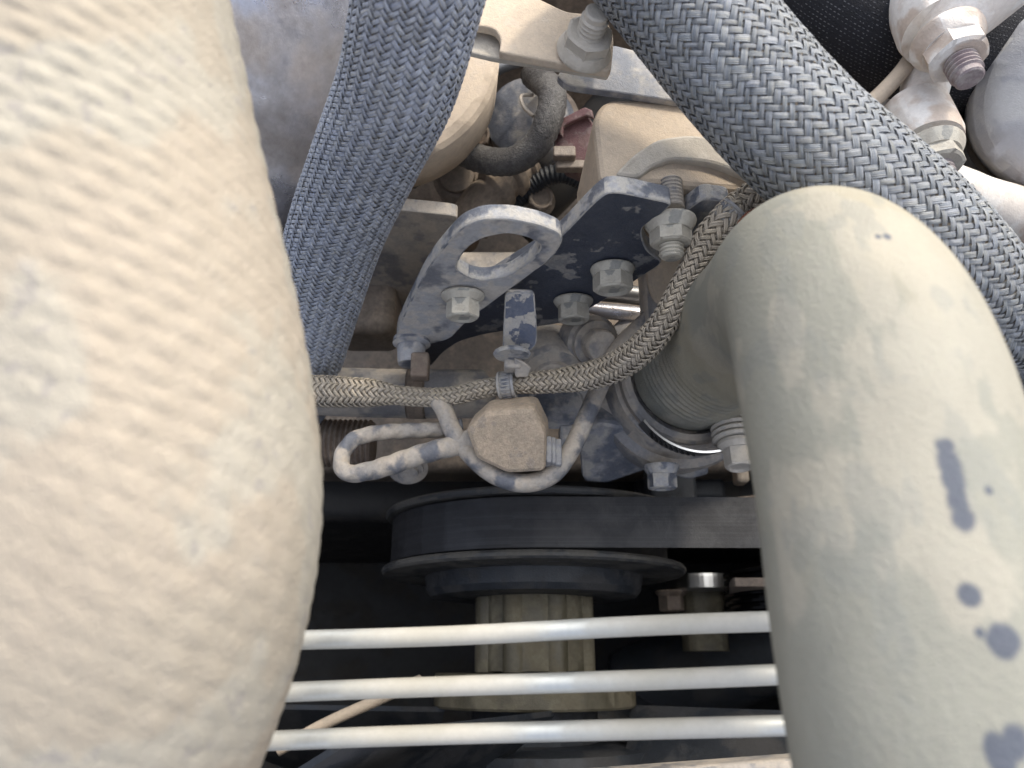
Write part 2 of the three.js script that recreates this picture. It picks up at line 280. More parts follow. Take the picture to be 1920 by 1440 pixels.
{ // unseen panels and boxes round the bay, added to block light from sides and front
  const l = thing('added_inner_wing', 'unseen black inner wing panel added to darken the bay beside the wrapped hose', 'panel');
  part(l, 'panel', moved(box(.02, .62, 1.1, .006), V3(-.46, .52, -.1)), mBlack);  // out of view, added so the depths of the bay stay dark
  const w2 = thing('added_wing_wall', 'unseen tall wing wall added beyond the grey drum to block low sun', 'panel');
  part(w2, 'panel', moved(box(.02, .60, 1.3, .006), V3(.45, .60, -.1)), mBlack);  // out of view, added to stop low sun from the right
  const ab = thing('added_sun_block', 'unseen black air box added beyond the khaki hose to keep sun off the belt', 'air box');
  part(ab, 'case', moved(box(.15, .40, .33, .01), V3(.325, .665, -.048)), mBlack);  // unseen box, added and sized to keep sun off belt and hub
  const c = thing('radiator', 'unseen dark radiator core added to keep front light off the fan', 'radiator');
  part(c, 'core', moved(box(.80, .47, .05, .006), V3(0, .525, .112)), mBlack);  // unseen core, added to block light coming in from the front
}

// ---------------------------------------------------------------- the two big hoses close to the camera
{ // large hose with a ridged cloth wrap
  const pts = WP([[-10, -260, .150], [30, -60, .146], [70, 120, .143], [118, 340, .141], [160, 560, .139], [190, 760, .138], [206, 950, .138], [194, 1120, .140], [155, 1290, .144], [105, 1440, .149], [20, 1640, .158]]);
  const fr = frames(pts, 420), n = 256, Z = noiseField(n, 8, 4, 71), Y = noiseField(n, 40, 2, 72);
  const smp = (A, u, v) => A[(Math.floor(((v % 1) + 1) % 1 * n) % n) * n + Math.floor(((u % 1) + 1) % 1 * n) % n];
  const R = .0362;
  const geo = sweep(fr, () => R, { K: 420, disp: (t, th, s) => {
    const q = s * 1.0 + th * R * .46, ph = q / .0037 + .25 * Math.sin(s * 31 + 2 * th), fr_ = ph - Math.floor(ph), row = Math.floor(ph);
    const ridge = Math.pow(Math.sin(Math.PI * fr_), 1.2), along = th * R / .0066 + row * .41, lump = .5 + .5 * Math.cos(along * 2 * Math.PI + .9 * Math.sin(row * 2.4));
    const fade = (1 - .72 * Math.exp(-Math.pow((th - 1.75) / .75, 2))) * (.62 + .38 * Math.sin(s * 23 + 1.5 * Math.sin(th * 2 + 1) + .8));
    return .00085 * ridge * (.12 + .88 * lump) * fade + .00012 * Math.sin(th * 9 + s * 75) + .0006 * Math.sin(s * 52 + 1.2 * Math.sin(th));
  } });
  const A = noiseField(512, 5, 5, 73), B = noiseField(512, 40, 3, 74), C = noiseField(512, 3, 3, 75);
  const map = makeTex(512, (x, y, i) => { let c = mixc([.385, .33, .262], [.362, .316, .252], sstep(.3, .7, C[i])); c = mixc(c, [.385, .358, .30], sstep(.5, .75, A[i]) * .7); c = mixc(c, [.30, .275, .25], sstep(.80, .96, B[i]) * sstep(.55, .68, A[i]) * .7); const g = 1 + .08 * (fine2[i] - .5); return c.map(v => v * g); }, { size: .085 });
  const t = thing('wrapped_hose', 'thick sand-coloured hose with ridged cloth wrap', 'hose');
  part(t, 'cloth_wrap', geo, new THREE.MeshStandardMaterial({ map, roughness: .85, bumpMap: grainBump, bumpScale: .00025 }));
}
const HR = .0235;
{ // smooth radiator hose bent over into the picture
  const pts = WP([[1291, 704, .312], [1330, 672, .294], [1380, 634, .268], [1440, 588, .236], [1496, 548, .204], [1546, 548, .176], [1590, 616, .159], [1632, 740, .147], [1668, 890, .138], [1705, 1060, .130], [1740, 1230, .1245], [1775, 1420, .120], [1830, 1700, .117]]);
  const fr = frames(pts, 300);
  const geo = sweep(fr, t => HR * (1 + .012 * Math.sin(t * 31)), { K: 96, uv01: true, disp: (t, th, s) => .00045 * Math.pow(.5 + .5 * Math.sin(s * 1500 + 3 * Math.sin(th * 2) + th), 2) * sstep(.02, .05, t) * sstep(.20, .11, t) + .00030 * Math.sin(s * 210 + 2 * Math.sin(th * 2)) * sstep(.06, .12, t) * sstep(.36, .25, t) + .0003 * Math.sin(th * 3 + s * 40) });
  const pos = geo.attributes.position, nor = geo.attributes.normal, uvA = geo.attributes.uv, q = V3(), nn = V3();
  const uvAt = (px, py) => { let best = 1e9, r = [0, 0]; for (let i = 0; i < pos.count; i++) { q.fromBufferAttribute(pos, i); const p = toPx(q); const e = Math.hypot(p[0] - px, p[1] - py); if (e < best) { nn.fromBufferAttribute(nor, i); if (nn.dot(q.clone().sub(CAM)) < 0 && p[2] < .19) { best = e; r = [uvA.getX(i), uvA.getY(i)]; } } } return r; };
  const circ = 2 * Math.PI * HR, len = fr.L;
  const marks = [[1766, 840, 20], [1768, 858, 24], [1775, 876, 25], [1778, 894, 23], [1783, 912, 21], [1788, 930, 19], [1794, 948, 20], [1799, 966, 21], [1825, 1115, 15], [1890, 1196, 21], [1878, 1204, 16], [1862, 1192, 9], [1848, 1188, 6], [1900, 1395, 20], [1888, 1412, 20], [1878, 1424, 16], [1665, 442, 12], [1645, 440, 9], [1850, 920, 7]].map(([x, y, r]) => { const [u, v] = uvAt(x, y); return [u, v, M(r, .128) * 1.05]; });
  const n = 1024, Z = noiseField(n, 4, 5, 81), Y = noiseField(n, 9, 5, 82), X = noiseField(n, 24, 4, 83);
  const map = makeTex(n, (x, y, i) => {
    const u = x / n, v = y / n; let c = mixc([.26, .255, .215], [.33, .30, .23], sstep(.35, .68, Z[i])); c = mixc(c, [.37, .34, .28], sstep(.52, .62, Y[i]) * .55); c = mixc(c, [.22, .225, .205], sstep(.6, .75, X[i]) * .4);
    
    let k = 0; for (const m of marks) { const e = Math.hypot((u - m[0]) * circ, (v - m[1]) * len) / m[2] + .7 * (X[i] - .5) + .55 * (Y[i] - .5) + .35 * (fine2[(x >> 1) + (y >> 1) * 512] - .5); k = Math.max(k, sstep(1.15, .75, e)); }
    c = mixc(c, [.085, .095, .12], k); const g = 1 + .10 * (fine2[(x >> 1) + (y >> 1) * 512] - .5); return c.map(w => w * g);
  }, { size: 1 });
  const bump = grainBump.clone(); bump.repeat.set(7, 16);
  const t = thing('radiator_hose', 'smooth khaki rubber hose with dark blue bare spots bent over the outlet', 'hose');
  part(t, 'hose_wall', geo, new THREE.MeshStandardMaterial({ map, roughness: .72, bumpMap: bump, bumpScale: .0002 }));
}
// ---------------------------------------------------------------- braided hoses
function braidedHose(name, label, list, rr, N, o, core, yarnMat) {
  const fr = frames(WP(list), o.m || 260), t = thing(name, label, o.cat || 'hose');
  part(t, 'inner_hose', sweep(fr, s => rr(s) - o.lift * 1.5, { K: 48 }), core);
  const b = part(t, 'braid', braid(fr, rr, N, o), yarnMat); b.userData.kind = 'stuff';
  return { t, fr };
}
const hoseA = braidedHose('braided_hose', 'blue-grey braided hose running down beside the thick wrapped hose',
  [[822, -190, .192], [800, -80, .200], [783, 0, .208], [748, 150, .226], [685, 300, .252], [632, 430, .276], [594, 560, .298], [562, 680, .318], [522, 820, .345], [480, 960, .375]],
  steps([.0172, .0172, .0170, .0168, .0165, .0160, .0155]), 48, { width: .00132, lift: .00042, slope: 1, sub: 3, wob: .007, jit: .5 }, mCoreTan, mYarnBlue);
const hoseB = braidedHose('braided_hose', 'grey braided hose with a loose weave crossing behind the bent khaki hose',
  [[1105, -210, .218], [1203, -100, .219], [1281, -2, .220], [1402, 148, .220], [1505, 258, .220], [1615, 352, .222], [1730, 452, .228], [1810, 535, .238], [1868, 600, .252], [1935, 640, .270], [2040, 660, .29]],
  steps([.0186, .0186, .0186, .0186, .0182, .0178, .0175]), 44, { width: .00150, lift: .00044, slope: 1, sub: 3, wob: .008, jit: .6 }, mCoreDark, mYarnGrey);
{ // loose filaments standing off the outer side of the weave
  const { fr } = hoseB, gs = []; const side = RIGHT.clone().add(UP).normalize();
  for (let k = 0; k < 420; k++) {
    const i = Math.floor(fr.m * (.16 + .74 * rnd())), p = fr.P[i], tn = fr.T[i], o = side.clone().addScaledVector(tn, -side.dot(tn)).addScaledVector(FWD, .5 * (rnd() - .5)).normalize(), r = .0186 - .0006 * (i / fr.m);
    const dir = rnd() < .5 ? 1 : -1, l = .0016 + .0018 * rnd(), c = tn.clone().cross(o), hgt = .0004 + .0006 * rnd();
    const a = p.clone().addScaledVector(o, r - .0003), q = [-1, 0, 1].map(e => a.clone().addScaledVector(tn, e * l * .7).addScaledVector(c, e * dir * l * .7).addScaledVector(o, e ? -.0006 : hgt));
    gs.push(new THREE.TubeGeometry(new THREE.CatmullRomCurve3(q), 5, .00012 + .00008 * rnd(), 3));
  }
  const m = part(hoseB.t, 'loose_filaments', mergeGeometries(gs), mSilk); m.userData.kind = 'stuff';
}
// sleeved harness
const harness = braidedHose('harness_sleeve', 'sand-coloured braided wiring sleeve strapped below the lifting eye',
  [[480, 728, .302], [585, 733, .300], [700, 737, .297], [800, 745, .294], [850, 742, .292], [900, 730, .289], [960, 721, .286], [1060, 712, .283], [1140, 694, .276], [1205, 652, .264], [1250, 596, .254], [1288, 520, .248], [1324, 460, .245], [1362, 416, .243], [1392, 389, .246], [1425, 366, .242], [1470, 338, .238]],
  steps([34, 34, 33, 30, 19, 18, 18, 18, 22, 27, 29, 28, 24, 21, 30, 31, 30].map(p => M(p, .275) * .93)), 12, { width: .00138, lift: .00055, slope: .9, sub: 4, wob: .02, jit: .3, crown: .5, cat: 'wiring sleeve' }, mCoreDark, mYarnSand);
{ // copper wires where the sleeve has frayed
  const t = thing('bare_wire', 'copper-coloured wires showing at the frayed end of the sleeve', 'wire');
  for (const [a, b, c] of [[[1384, 420], [1400, 402], [1417, 392]], [[1388, 424], [1406, 412], [1424, 396]]]) part(t, 'wire', sweep(frames(WP([[...a, .236], [...b, .2335], [...c, .236]]), 16), () => M(3.4, .235), { K: 8 }), mCopper);
  for (let k = 0; k < 9; k++) part(t, 'thread', sweep(frames(WP([[1382 + k, 424, .236], [1410 + k * 2, 424 - k * 2, .231 + .0004 * k], [1428 + k * 1.6, 392 - k * 3, .236]]), 12), () => .00016, { K: 5 }), mSilk);
}
function tieRing(parent, c, axis, r, w) { // ribbed strap round the sleeve
  const ring = turned([[r, -w / 2], [r + .0012, -w / 2], [r + .0015, -w * .36], [r + .0009, -w * .30], [r + .0009, w * .30], [r + .0015, w * .36], [r + .0012, w / 2], [r, w / 2]], 40, .5); const strap = part(parent, 'strap', aim(boxUV(ring), c, axis), mEdge);
  const q = new THREE.Quaternion().setFromUnitVectors(V3(0, 1, 0), axis.clone().normalize());
  for (let k = 0; k < 22; k++) { const a = k / 22 * 2 * Math.PI, g = new THREE.BoxGeometry(.0004, w * .56, .0007); g.translate(0, 0, r + .0010); g.rotateY(a); g.applyQuaternion(q); g.translate(c.x, c.y, c.z); part(strap, 'strap_rib', boxUV(g), mEdge); }
}
{
  const t = thing('cable_tie', 'grey ribbed cable tie round the sleeve at its frayed end', 'cable tie');
  const i = 190; tieRing(t, W(1370, 407, .2428), W(1410, 370, .241).sub(W(1345, 435, .244)), M(23, .25), .0062);
}
// ---------------------------------------------------------------- lifting eye and brackets
const plEye = plane(NF, 855, 575, .275), plBr = plane(NF, 1145, 520, .277);
{
  const g = plate(plEye, [[733, 640], [800, 500], [862, 427], [905, 410], [958, 410], [1015, 422], [1050, 437], [1056, 455], [1036, 486], [950, 548], [872, 606], [846, 636], [800, 648]], .0052,
    { holes: [[[853, 503], [880, 521], [908, 526], [955, 517], [1003, 482], [1014, 460], [990, 446], [950, 438], [905, 447], [875, 466]]], bevel: .0008, soft: .34 });
  const t = thing('lifting_eye', 'grey dusted steel lifting eye with a large slotted hole', 'lifting eye'); part(t, 'eye_plate', g, [mNavyDusty, mEdge]);
}
{
  const g = plate(plBr, [[1040, 455], [1128, 363], [1160, 359], [1262, 381], [1240, 404], [1200, 428], [1212, 470], [1246, 492], [1190, 528], [1125, 568], [1060, 605], [1005, 614], [950, 620], [905, 628], [862, 640], [832, 660], [808, 688], [782, 690], [745, 650], [800, 590], [900, 540]], .0062, { bevel: .0007, soft: [.3, .35, .35, .2, .3, .4, .4, .3, .1, .1, .2] });
  const t = thing('steel_bracket', 'dark navy steel bracket with dust spots beside the lifting eye', 'bracket'); part(t, 'bracket_plate', g, [mNavy, mEdge]);
  // bracket web behind, joining it to the head
  const pl2 = plane(V3(-.9, .35, .25), 800, 480, .315);
  part(t, 'web', plate(plane(NF, 760, 420, .315), [[700, 392], [760, 395], [860, 405], [850, 430], [790, 520], [735, 640], [700, 640], [690, 560], [650, 600], [640, 500]], .006, { soft: .25 }), mCast);
}
const eyeBolt = { axis: NB, r: .0052, h: .0088, fr: .0079, fh: .0016 };
hexBolt('flange_bolt', 'dusty flange bolt through the lower part of the lifting eye', { at: hit(plEye, 868, 552), ...eyeBolt, r: .0050, h: .0088, fr: .0076, mat: mNut, roll: .1 });
hexBolt('flange_bolt', 'pale flange bolt in the middle of the navy bracket', { at: hit(plBr, 1148, 502), axis: NB, r: .0061, h: .0087, fr: .0078, fh: .0018, mat: mNut, roll: .25 });
hexBolt('flange_bolt', 'pale flange bolt at the lower edge of the navy bracket', { at: hit(plBr, 1075, 562), axis: NB, r: .0054, h: .0085, fr: .0076, fh: .0016, mat: mNut, roll: .42 });
hexBolt('flange_nut', 'pale flange nut with a stud beside the navy bracket edge', { at: W(1256, 412, .247), axis: NB, r: .0058, h: .0088, fr: .0084, fh: .0024, nut: true, dish: false, stud: { r: .0040, h: .0132, pitch: .0013 }, mat: mNut, roll: .2 });
{ // the stud that carries the nut
  const t = single('threaded_rod', aim(boxUV(turned((() => { const p = [[0, 0]]; for (let y = 0; y < .0105; y += .0014) p.push([.0034, y], [.0038, y + .0004], [.0034, y + .0009]); p.push([0, .011]); return p; })(), 28, .4)), W(1262, 392, .2475), NF.clone().negate()), mCast, 'pale threaded rod reaching back from the flange nut', 'threaded rod');
}
{ // ear on the right of the nut
  const g = plate(plane(NF, 1330, 400, .252), [[1282, 398], [1318, 372], [1366, 378], [1372, 402], [1345, 442], [1300, 462], [1285, 440]], .006, { soft: .25 });
  const t = thing('bracket_ear', 'blue-grey bracket ear behind the strapped end of the sleeve', 'bracket'); part(t, 'ear_plate', g, [mBlueCast, mEdge]);
}
{ // small bent tab carrying the harness clip
  const pl = plane(V3(0, .62, .78), 970, 600, .272);
  const t = thing('clip_tab', 'narrow blue-grey tab with round dust blots holding the sleeve clip', 'bracket');
  part(t, 'tab_plate', plate(pl, [[947, 548], [1002, 548], [1006, 600], [1008, 645], [992, 660], [942, 660], [944, 600]], .0028, { soft: [.2, .2, .1, .4, .3, .2, .1] }), [mNavyBlot, mEdge]);
  const c = thing('sleeve_clip', 'grey plastic clip with a ribbed strap round the sleeve', 'clip');
  const ax = V3(0, 0, 1);
  part(c, 'clip_flange', aim(boxUV(turned([[0, 0], [.0064, 0], [.0068, .0008], [.0062, .0016], [0, .0026]], 40)), W(960, 660, .276), ax), mEdge);
  const b = box(.0062, .0062, .0042, .0008); part(c, 'clip_body', moved(b, W(961, 684, .279)), mCast);
  part(c, 'clip_wing', plate(plane(V3(.15, .6, .75), 982, 690, .277), [[964, 672], [980, 678], [996, 690], [990, 708], [966, 708]], .0016, { soft: .15 }), mCast);
  tieRing(c, W(951, 722, .2855), W(1000, 717, .284).sub(W(900, 729, .288)), M(20, .285), .0062);
}
{ // spacer and bolt below the eye
  const t = thing('bolt_spacer', 'dirty grey round spacer under the foot of the lifting eye', 'spacer');
  const a = hit(plEye, 772, 640);
  part(t, 'collar', aim(boxUV(turned([[0, -.001], [.0072, -.001], [.0074, .0012], [.0056, .0022], [.0052, .0080], [.0048, .0098], [.0030, .0096], [0, .0080]], 40)), a, NF), mNavyDusty);
  part(t, 'rear_bolt', moved(box(.0068, .0068, .010, .001), W(788, 688, .296)), mDirtBrown);
}
// ---------------------------------------------------------------- wires, connector
{
  const t = thing('sensor_cable', 'grey cable with worn dust looping under the tan connector', 'cable');
  part(t, 'cable_jacket', sweep(frames(WP([[815, 742, .294], [832, 768, .292], [850, 810, .289], [885, 856, .286], [930, 892, .284], [985, 906, .283], [1035, 890, .284], [1070, 845, .287], [1096, 790, .291], [1122, 730, .296], [1150, 672, .299], [1195, 622, .298], [1240, 580, .297], [1275, 552, .298]]), 160), t => M(17.5, .286) * (1 + .18 * sstep(.68, .8, t)), { K: 28 }), mCable);
}
{
  const t = thing('doubled_cable', 'dusty tan cable folded back on itself into the tan connector', 'cable');
  part(t, 'cable_jacket', sweep(frames(WP([[868, 800, .297], [820, 806, .296], [760, 808, .295], [700, 813, .293], [664, 824, .291], [645, 846, .289], [640, 872, .287], [652, 887, .286], [678, 886, .286], [720, 876, .286], [790, 852, .287], [850, 836, .288], [920, 822, .290]]), 180), t => M(lerp(15, 19, sstep(.4, .7, t)) + 8 * sstep(.84, .97, t), .289), { K: 28, disp: (t, th, s) => .00015 * Math.sin(s * 900 + th * 3) }), mCable);
}
{
  const t = thing('sensor_connector', 'tan dust-covered block connector with a blue-grey end cap', 'connector');
  const pl = plane(V3(-.12, .80, .58), 965, 825, .274);
  part(t, 'housing', plate(pl, [[872, 806], [912, 770], [1000, 764], [1023, 812], [1022, 886], [952, 890], [892, 862]], .016, { bevel: .0022, soft: .16 }), mBox);
  const g = new THREE.Group();
  for (const [x, y, w, h] of [[1028, 848, 12, 70], [1037, 848, 10, 52], [1046, 850, 14, 36]]) part(t, 'end_cap', moved(box(M(w, .278), M(h, .278) * .7, .010, .0008), W(x, y, .283)), mBlueCast);
  part(t, 'end_plug', moved(box(.008, .009, .010, .001), W(1068, 826, .296)), mBlueCast);
}
{ // horizontal pipe behind the sleeve
  const t = thing('coolant_pipe', 'horizontal dirty metal pipe behind the braided sleeve', 'pipe');
  part(t, 'pipe_wall', sweep(frames(WP([[470, 722, .322], [600, 733, .322], [760, 738, .322], [900, 738, .322], [925, 736, .323]]), 60), t => M(46, .322) * (1 - .5 * sstep(.96, 1, t)), { K: 40 }), mCast);
  part(t, 'pipe_band', sweep(frames(WP([[765, 738, .322], [800, 738.5, .322]]), 6), () => M(47.5, .322), { K: 40 }), mDirtBrown);
}
{
  const t = thing('corrugated_conduit', 'short brown corrugated conduit behind the folded cable', 'conduit');
  part(t, 'conduit_wall', sweep(frames(WP([[540, 830, .335], [700, 832, .335]]), 120), () => M(43, .335), { K: 40, disp: (t, th, s) => .0006 * Math.sin(s / .0022 * 6.283) }), mDirtBrown);
  const w = thing('round_washer', 'dusty round stepped washer under the folded cable', 'washer');
  part(w, 'washer_disc', aim(boxUV(turned([[0, 0], [.0085, 0], [.0085, .0012], [.0068, .0016], [.0066, .0030], [.0045, .0034], [.0043, .0052], [0, .0056]], 40)), W(765, 876, .330), V3(.1, .6, .8)), mCast);
}
// ---------------------------------------------------------------- bosses between bracket and outlet
{
  const t = thing('sensor_boss', 'round cast boss with a rusty hole below the clip', 'boss');
  const ax = V3(.05, .62, .78), c = W(1036, 706, .312);
  part(t, 'boss_body', aim(boxUV(turned([[0, -.02], [.0135, -.02], [.0138, 0], [.0128, .0018], [.0085, .0020], [.0082, .0042], [.0074, .0048], [.0042, .0046], [.0040, .0005], [0, .0005]], 48)), c, ax), mCast);
  part(t, 'hole_rust', aim(boxUV(turned([[0, .0009], [.0038, .0009], [.0038, .0006]], 24)), c, ax), mRust);
  part(t, 'lower_lip', aim(boxUV(turned([[0, 0], [.0150, 0], [.0155, .003], [.0135, .005], [.012, .0052], [.0115, .008], [0, .008]], 48)), W(1040, 742, .318), V3(0, .45, .9)), mBlueCast);
}
{
  const t = thing('banjo_bolt', 'large tan round-headed bolt at the end of the thick cable', 'bolt');
  const ax = V3(.28, .80, .52), c = W(1112, 642, .308);
  part(t, 'base', aim(boxUV(turned([[0, -.012], [.0105, -.012], [.0108, 0], [.0095, .0012], [.0092, .0034], [0, .0034]], 40)), c, ax), mCast);
  part(t, 'head', aim(hexRings([[.0064, .003, .25], [.0064, .009, .2], [.0058, .0102, 0], [.003, .0106, 0]]), c, ax), mCast);
  part(t, 'lug', moved(box(.012, .014, .010, .0025), W(1082, 662, .320)), mCast);
}
{ // bright pipe behind the navy bracket
  const t = thing('bright_pipe', 'shiny bare metal pipe behind the lower edge of the navy bracket', 'pipe');
  part(t, 'pipe_wall', sweep(frames(WP([[1040, 575, .33], [1130, 583, .33], [1200, 590, .33], [1320, 610, .34]]), 30), () => M(15, .33), { K: 28 }), mWorn);
  part(t, 'upper_pipe', sweep(frames(WP([[1100, 545, .336], [1200, 555, .336], [1320, 580, .345]]), 30), () => M(18, .336), { K: 28 }), mDarkSteel);
}
{ // cast arm between nut and hose
  const t = thing('cast_arm', 'tan cast arm behind the sleeve between nut and khaki hose', 'casting');
  part(t, 'arm', plate(plane(V3(-.1, .7, .7), 1290, 500, .285), [[1210, 500], [1300, 440], [1352, 470], [1358, 510], [1330, 560], [1290, 620], [1240, 600], [1215, 545]], .012, { bevel: .002, soft: .3 }), mTan);
  part(t, 'foot', moved(box(.020, .016, .03, .004), W(1250, 560, .302)), mCast);
}
// ---------------------------------------------------------------- coolant outlet with clamp
{
  const ax = W(1440, 588, .236).sub(W(1291, 704, .312)).normalize(), o = W(1291, 704, .312);
  const at = k => o.clone().addScaledVector(ax, k);
  const t = thing('coolant_outlet', 'dusty cast coolant outlet the khaki hose is pushed onto', 'coolant outlet');
  part(t, 'neck_collar', aim(boxUV(turned([[.018, -.002], [.0275, -.002], [.0282, 0], [.0282, .0050], [.0270, .0062], [.0245, .0064], [.0240, .0045]], 80)), at(-.004), ax), mCast);
  part(t, 'body', aim(boxUV(turned([[0, -.03], [.0365, -.03], [.0370, -.016], [.0360, -.012], [.0325, -.010], [.0310, -.004], [.0300, -.001], [.020, -.001]], 80)), at(-.002), ax), mCast);
  part(t, 'flange_foot', plate(plane(V3(0, .45, .89), 1200, 850, .326), [[1085, 812], [1125, 790], [1240, 815], [1328, 866], [1330, 892], [1290, 902], [1220, 880], [1140, 908], [1092, 905]], .016, { bevel: .002, soft: .2 }), mBlueCast);
  hexBolt('hex_bolt', 'dusty hex bolt pointing down under the coolant outlet', { at: W(1240, 872, .312), axis: V3(0, -.06, 1), r: .0051, h: .0098, fr: .0072, fh: .0022, mat: mEdge, roll: .3 });
  part(t, 'side_ear', plate(plane(V3(0, .5, .87), 1330, 840, .318), [[1255, 820], [1330, 800], [1420, 795], [1440, 850], [1340, 860], [1270, 858]], .008, { bevel: .0015 }), mCast);
  const s = thing('spring_bolt', 'grey bolt with a stack of washers beside the coolant outlet', 'bolt');
  const c = W(1374, 778, .300), za = V3(0, .14, .99);
  for (let k = 0; k < 5; k++) part(s, 'washer', aim(boxUV(turned([[0, 0], [.0086, 0], [.0092, .0008], [.0086, .0019], [0, .0019]], 36)), c.clone().addScaledVector(za, k * .00235), za), mPale);
  const h = c.clone().addScaledVector(za, 5 * .00235);
  part(s, 'flange', aim(boxUV(turned([[0, 0], [.0074, 0], [.0076, .0014], [.006, .0032], [0, .0032]], 36)), h, za), mPale);
  part(s, 'hex_head', aim(hexRings([[.0050, .002, 1], [.0050, .0092, 1], [.0052, .0098, .4], [.0048, .0104, 0], [.0042, .0105, 0], [.0036, .0096, 0]]), h, za, .3), mPale);
  // worm clamp hanging loose round the neck
  const cl = thing('hose_clamp', 'slotted bright steel hose clamp round the coolant outlet neck', 'hose clamp');
  const q = new THREE.Quaternion().setFromUnitVectors(V3(0, 1, 0), ax), pos = [], idx = [], a0 = 0, nseg = 60, r = .0302, wd = .0085, inv = q.clone().invert();
  const ang = p => { const v = p.clone().sub(o).applyQuaternion(inv); return Math.atan2(v.z, v.x); };
  const A0 = ang(W(1190, 800, .31)), A1r = ang(W(1385, 745, .31)); let A1 = A1r; while (A1 - A0 > Math.PI) A1 -= 2 * Math.PI; while (A1 - A0 < -Math.PI) A1 += 2 * Math.PI;
  const band = [], P = (a, rr, h) => V3(Math.cos(a) * rr, h, Math.sin(a) * rr).applyQuaternion(q).add(at(.003));
  const strip = (h0, h1, rr, th) => { const ps = [], ix = []; for (let k = 0; k <= nseg; k++) { const a = lerp(A0, A1, k / nseg), e = rr + .0024 * Math.sin(k / nseg * Math.PI); for (const [x, y] of [[e, h0], [e + th, h0], [e + th, h1], [e, h1]]) { const p = P(a, x, y); ps.push(p.x, p.y, p.z); } } for (let k = 0; k < nseg; k++) for (let e = 0; e < 4; e++) { const a = k * 4 + e, b = k * 4 + (e + 1) % 4; ix.push(a, a + 4, b, b, a + 4, b + 4); } const g = new THREE.BufferGeometry(); g.setAttribute('position', new THREE.Float32BufferAttribute(ps, 3)); g.setAttribute('uv', new THREE.Float32BufferAttribute(new Float32Array(ps.length / 3 * 2), 2)); g.setIndex(ix); g.computeVertexNormals(); return toCreasedNormals(g, .5); };
  const bandPart = part(cl, 'band', strip(0, wd, r, .0006), mDarkSteel);
  part(cl, 'band_edge', strip(wd, wd + .0006, r, .0008), mSteel);
  for (let k = 0; k < 9; k++) { const a = lerp(A0, A1, .1 + k * .035), e = r + .0024 * Math.sin((.1 + k * .035) * Math.PI); const g = new THREE.BoxGeometry(.0009, wd * .62, .0006); g.rotateZ(.5); g.translate(0, wd * .5, e + .0009); g.rotateY(Math.PI / 2 - a); g.applyQuaternion(q); const c2 = at(.003); g.translate(c2.x, c2.y, c2.z); part(bandPart, 'slot', boxUV(g), mBlack); }
}
// ---------------------------------------------------------------- pulley, belt, fan hub
const PC = W(1000, 1080, .390);
{
  const t = thing('fan_pulley', 'dark flanged fan pulley under the wide black belt', 'pulley');
  const pr = (list, seg = 120, c = .5) => aim(boxUV(turned(list, seg, c)), PC, NZ);
  part(t, 'front_flange', pr([[.066, -.0030], [.0748, -.0030], [.0758, -.0018], [.0758, -.0004], [.0748, .0006], [.060, .0010], [.055, .0012]]), mPulley);
  part(t, 'rear_flange', pr([[.066, -.0270], [.0744, -.0270], [.0752, -.0280], [.0752, -.0292], [.0744, -.0302], [.050, -.0305]]), mPulley);
  part(t, 'rim', pr([[.0672, -.0290], [.0672, -.001]]), mBlack);
  part(t, 'hub_cup', pr([[.060, .0005], [.0545, .0012], [.0535, .0080], [.051, .0108], [.045, .0112], [.02, .0112]]), mPlastic);
}
{ // belt: wraps the pulley, leaves level to the right and down to the left
  const r = .0718, x1 = .34, pts = [], n = 80; // path in the x, y plane round the pulley centre
  pts.push([x1, r - .006]); for (let k = 0; k <= n; k++) { const a = lerp(Math.PI / 2 - .02, Math.PI / 2 + 2.2, k / n); pts.push([Math.cos(a) * r, Math.sin(a) * r]); }
  const l = pts[pts.length - 1], p2 = pts[pts.length - 2]; pts.push([l[0] + (l[0] - p2[0]) * 60, l[1] + (l[1] - p2[1]) * 60]);
  const dense = []; for (let k = 0; k < 60; k++) dense.push([lerp(x1, pts[1][0], k / 60), lerp(r - .006, pts[1][1], k / 60)]); dense.push(...pts.slice(1));
  const sh = (z0, z1, off0, off1) => { const ps = [], uv = [], ix = []; let s = 0; dense.forEach((p, k) => { const a = dense[Math.max(0, k - 1)], b = dense[Math.min(dense.length - 1, k + 1)], tx = b[0] - a[0], ty = b[1] - a[1], L = Math.hypot(tx, ty), nx = ty / L, ny = -tx / L; if (k) s += Math.hypot(p[0] - a[0], p[1] - a[1]);
    for (const [o, z] of [[off0, z0], [off1, z0 + .0004], [off1, z1 - .0004], [off0, z1]]) { ps.push(PC.x + p[0] + nx * o, PC.y + p[1] + ny * o, PC.z + z); uv.push(s, z + o); } });
    for (let k = 0; k < dense.length - 1; k++) for (let e = 0; e < 4; e++) { const a = k * 4 + e, b = k * 4 + (e + 1) % 4; ix.push(a, b, a + 4, b, b + 4, a + 4); }
    const g = new THREE.BufferGeometry(); g.setAttribute('position', new THREE.Float32BufferAttribute(ps, 3)); g.setAttribute('uv', new THREE.Float32BufferAttribute(uv, 2)); g.setIndex(ix); g.computeVertexNormals(); return boxUV(toCreasedNormals(g, .5)); };
  const t = thing('drive_belt', 'wide black drive belt running over the fan pulley', 'belt');
  part(t, 'belt_back', sh(-.0258, -.0042, 0, -.0022), mBelt);
  for (let k = 0; k < 6; k++) part(t, 'belt_rib', sh(-.0256 + k * .0036, -.0232 + k * .0036, -.0021, -.0045), mBelt);
}
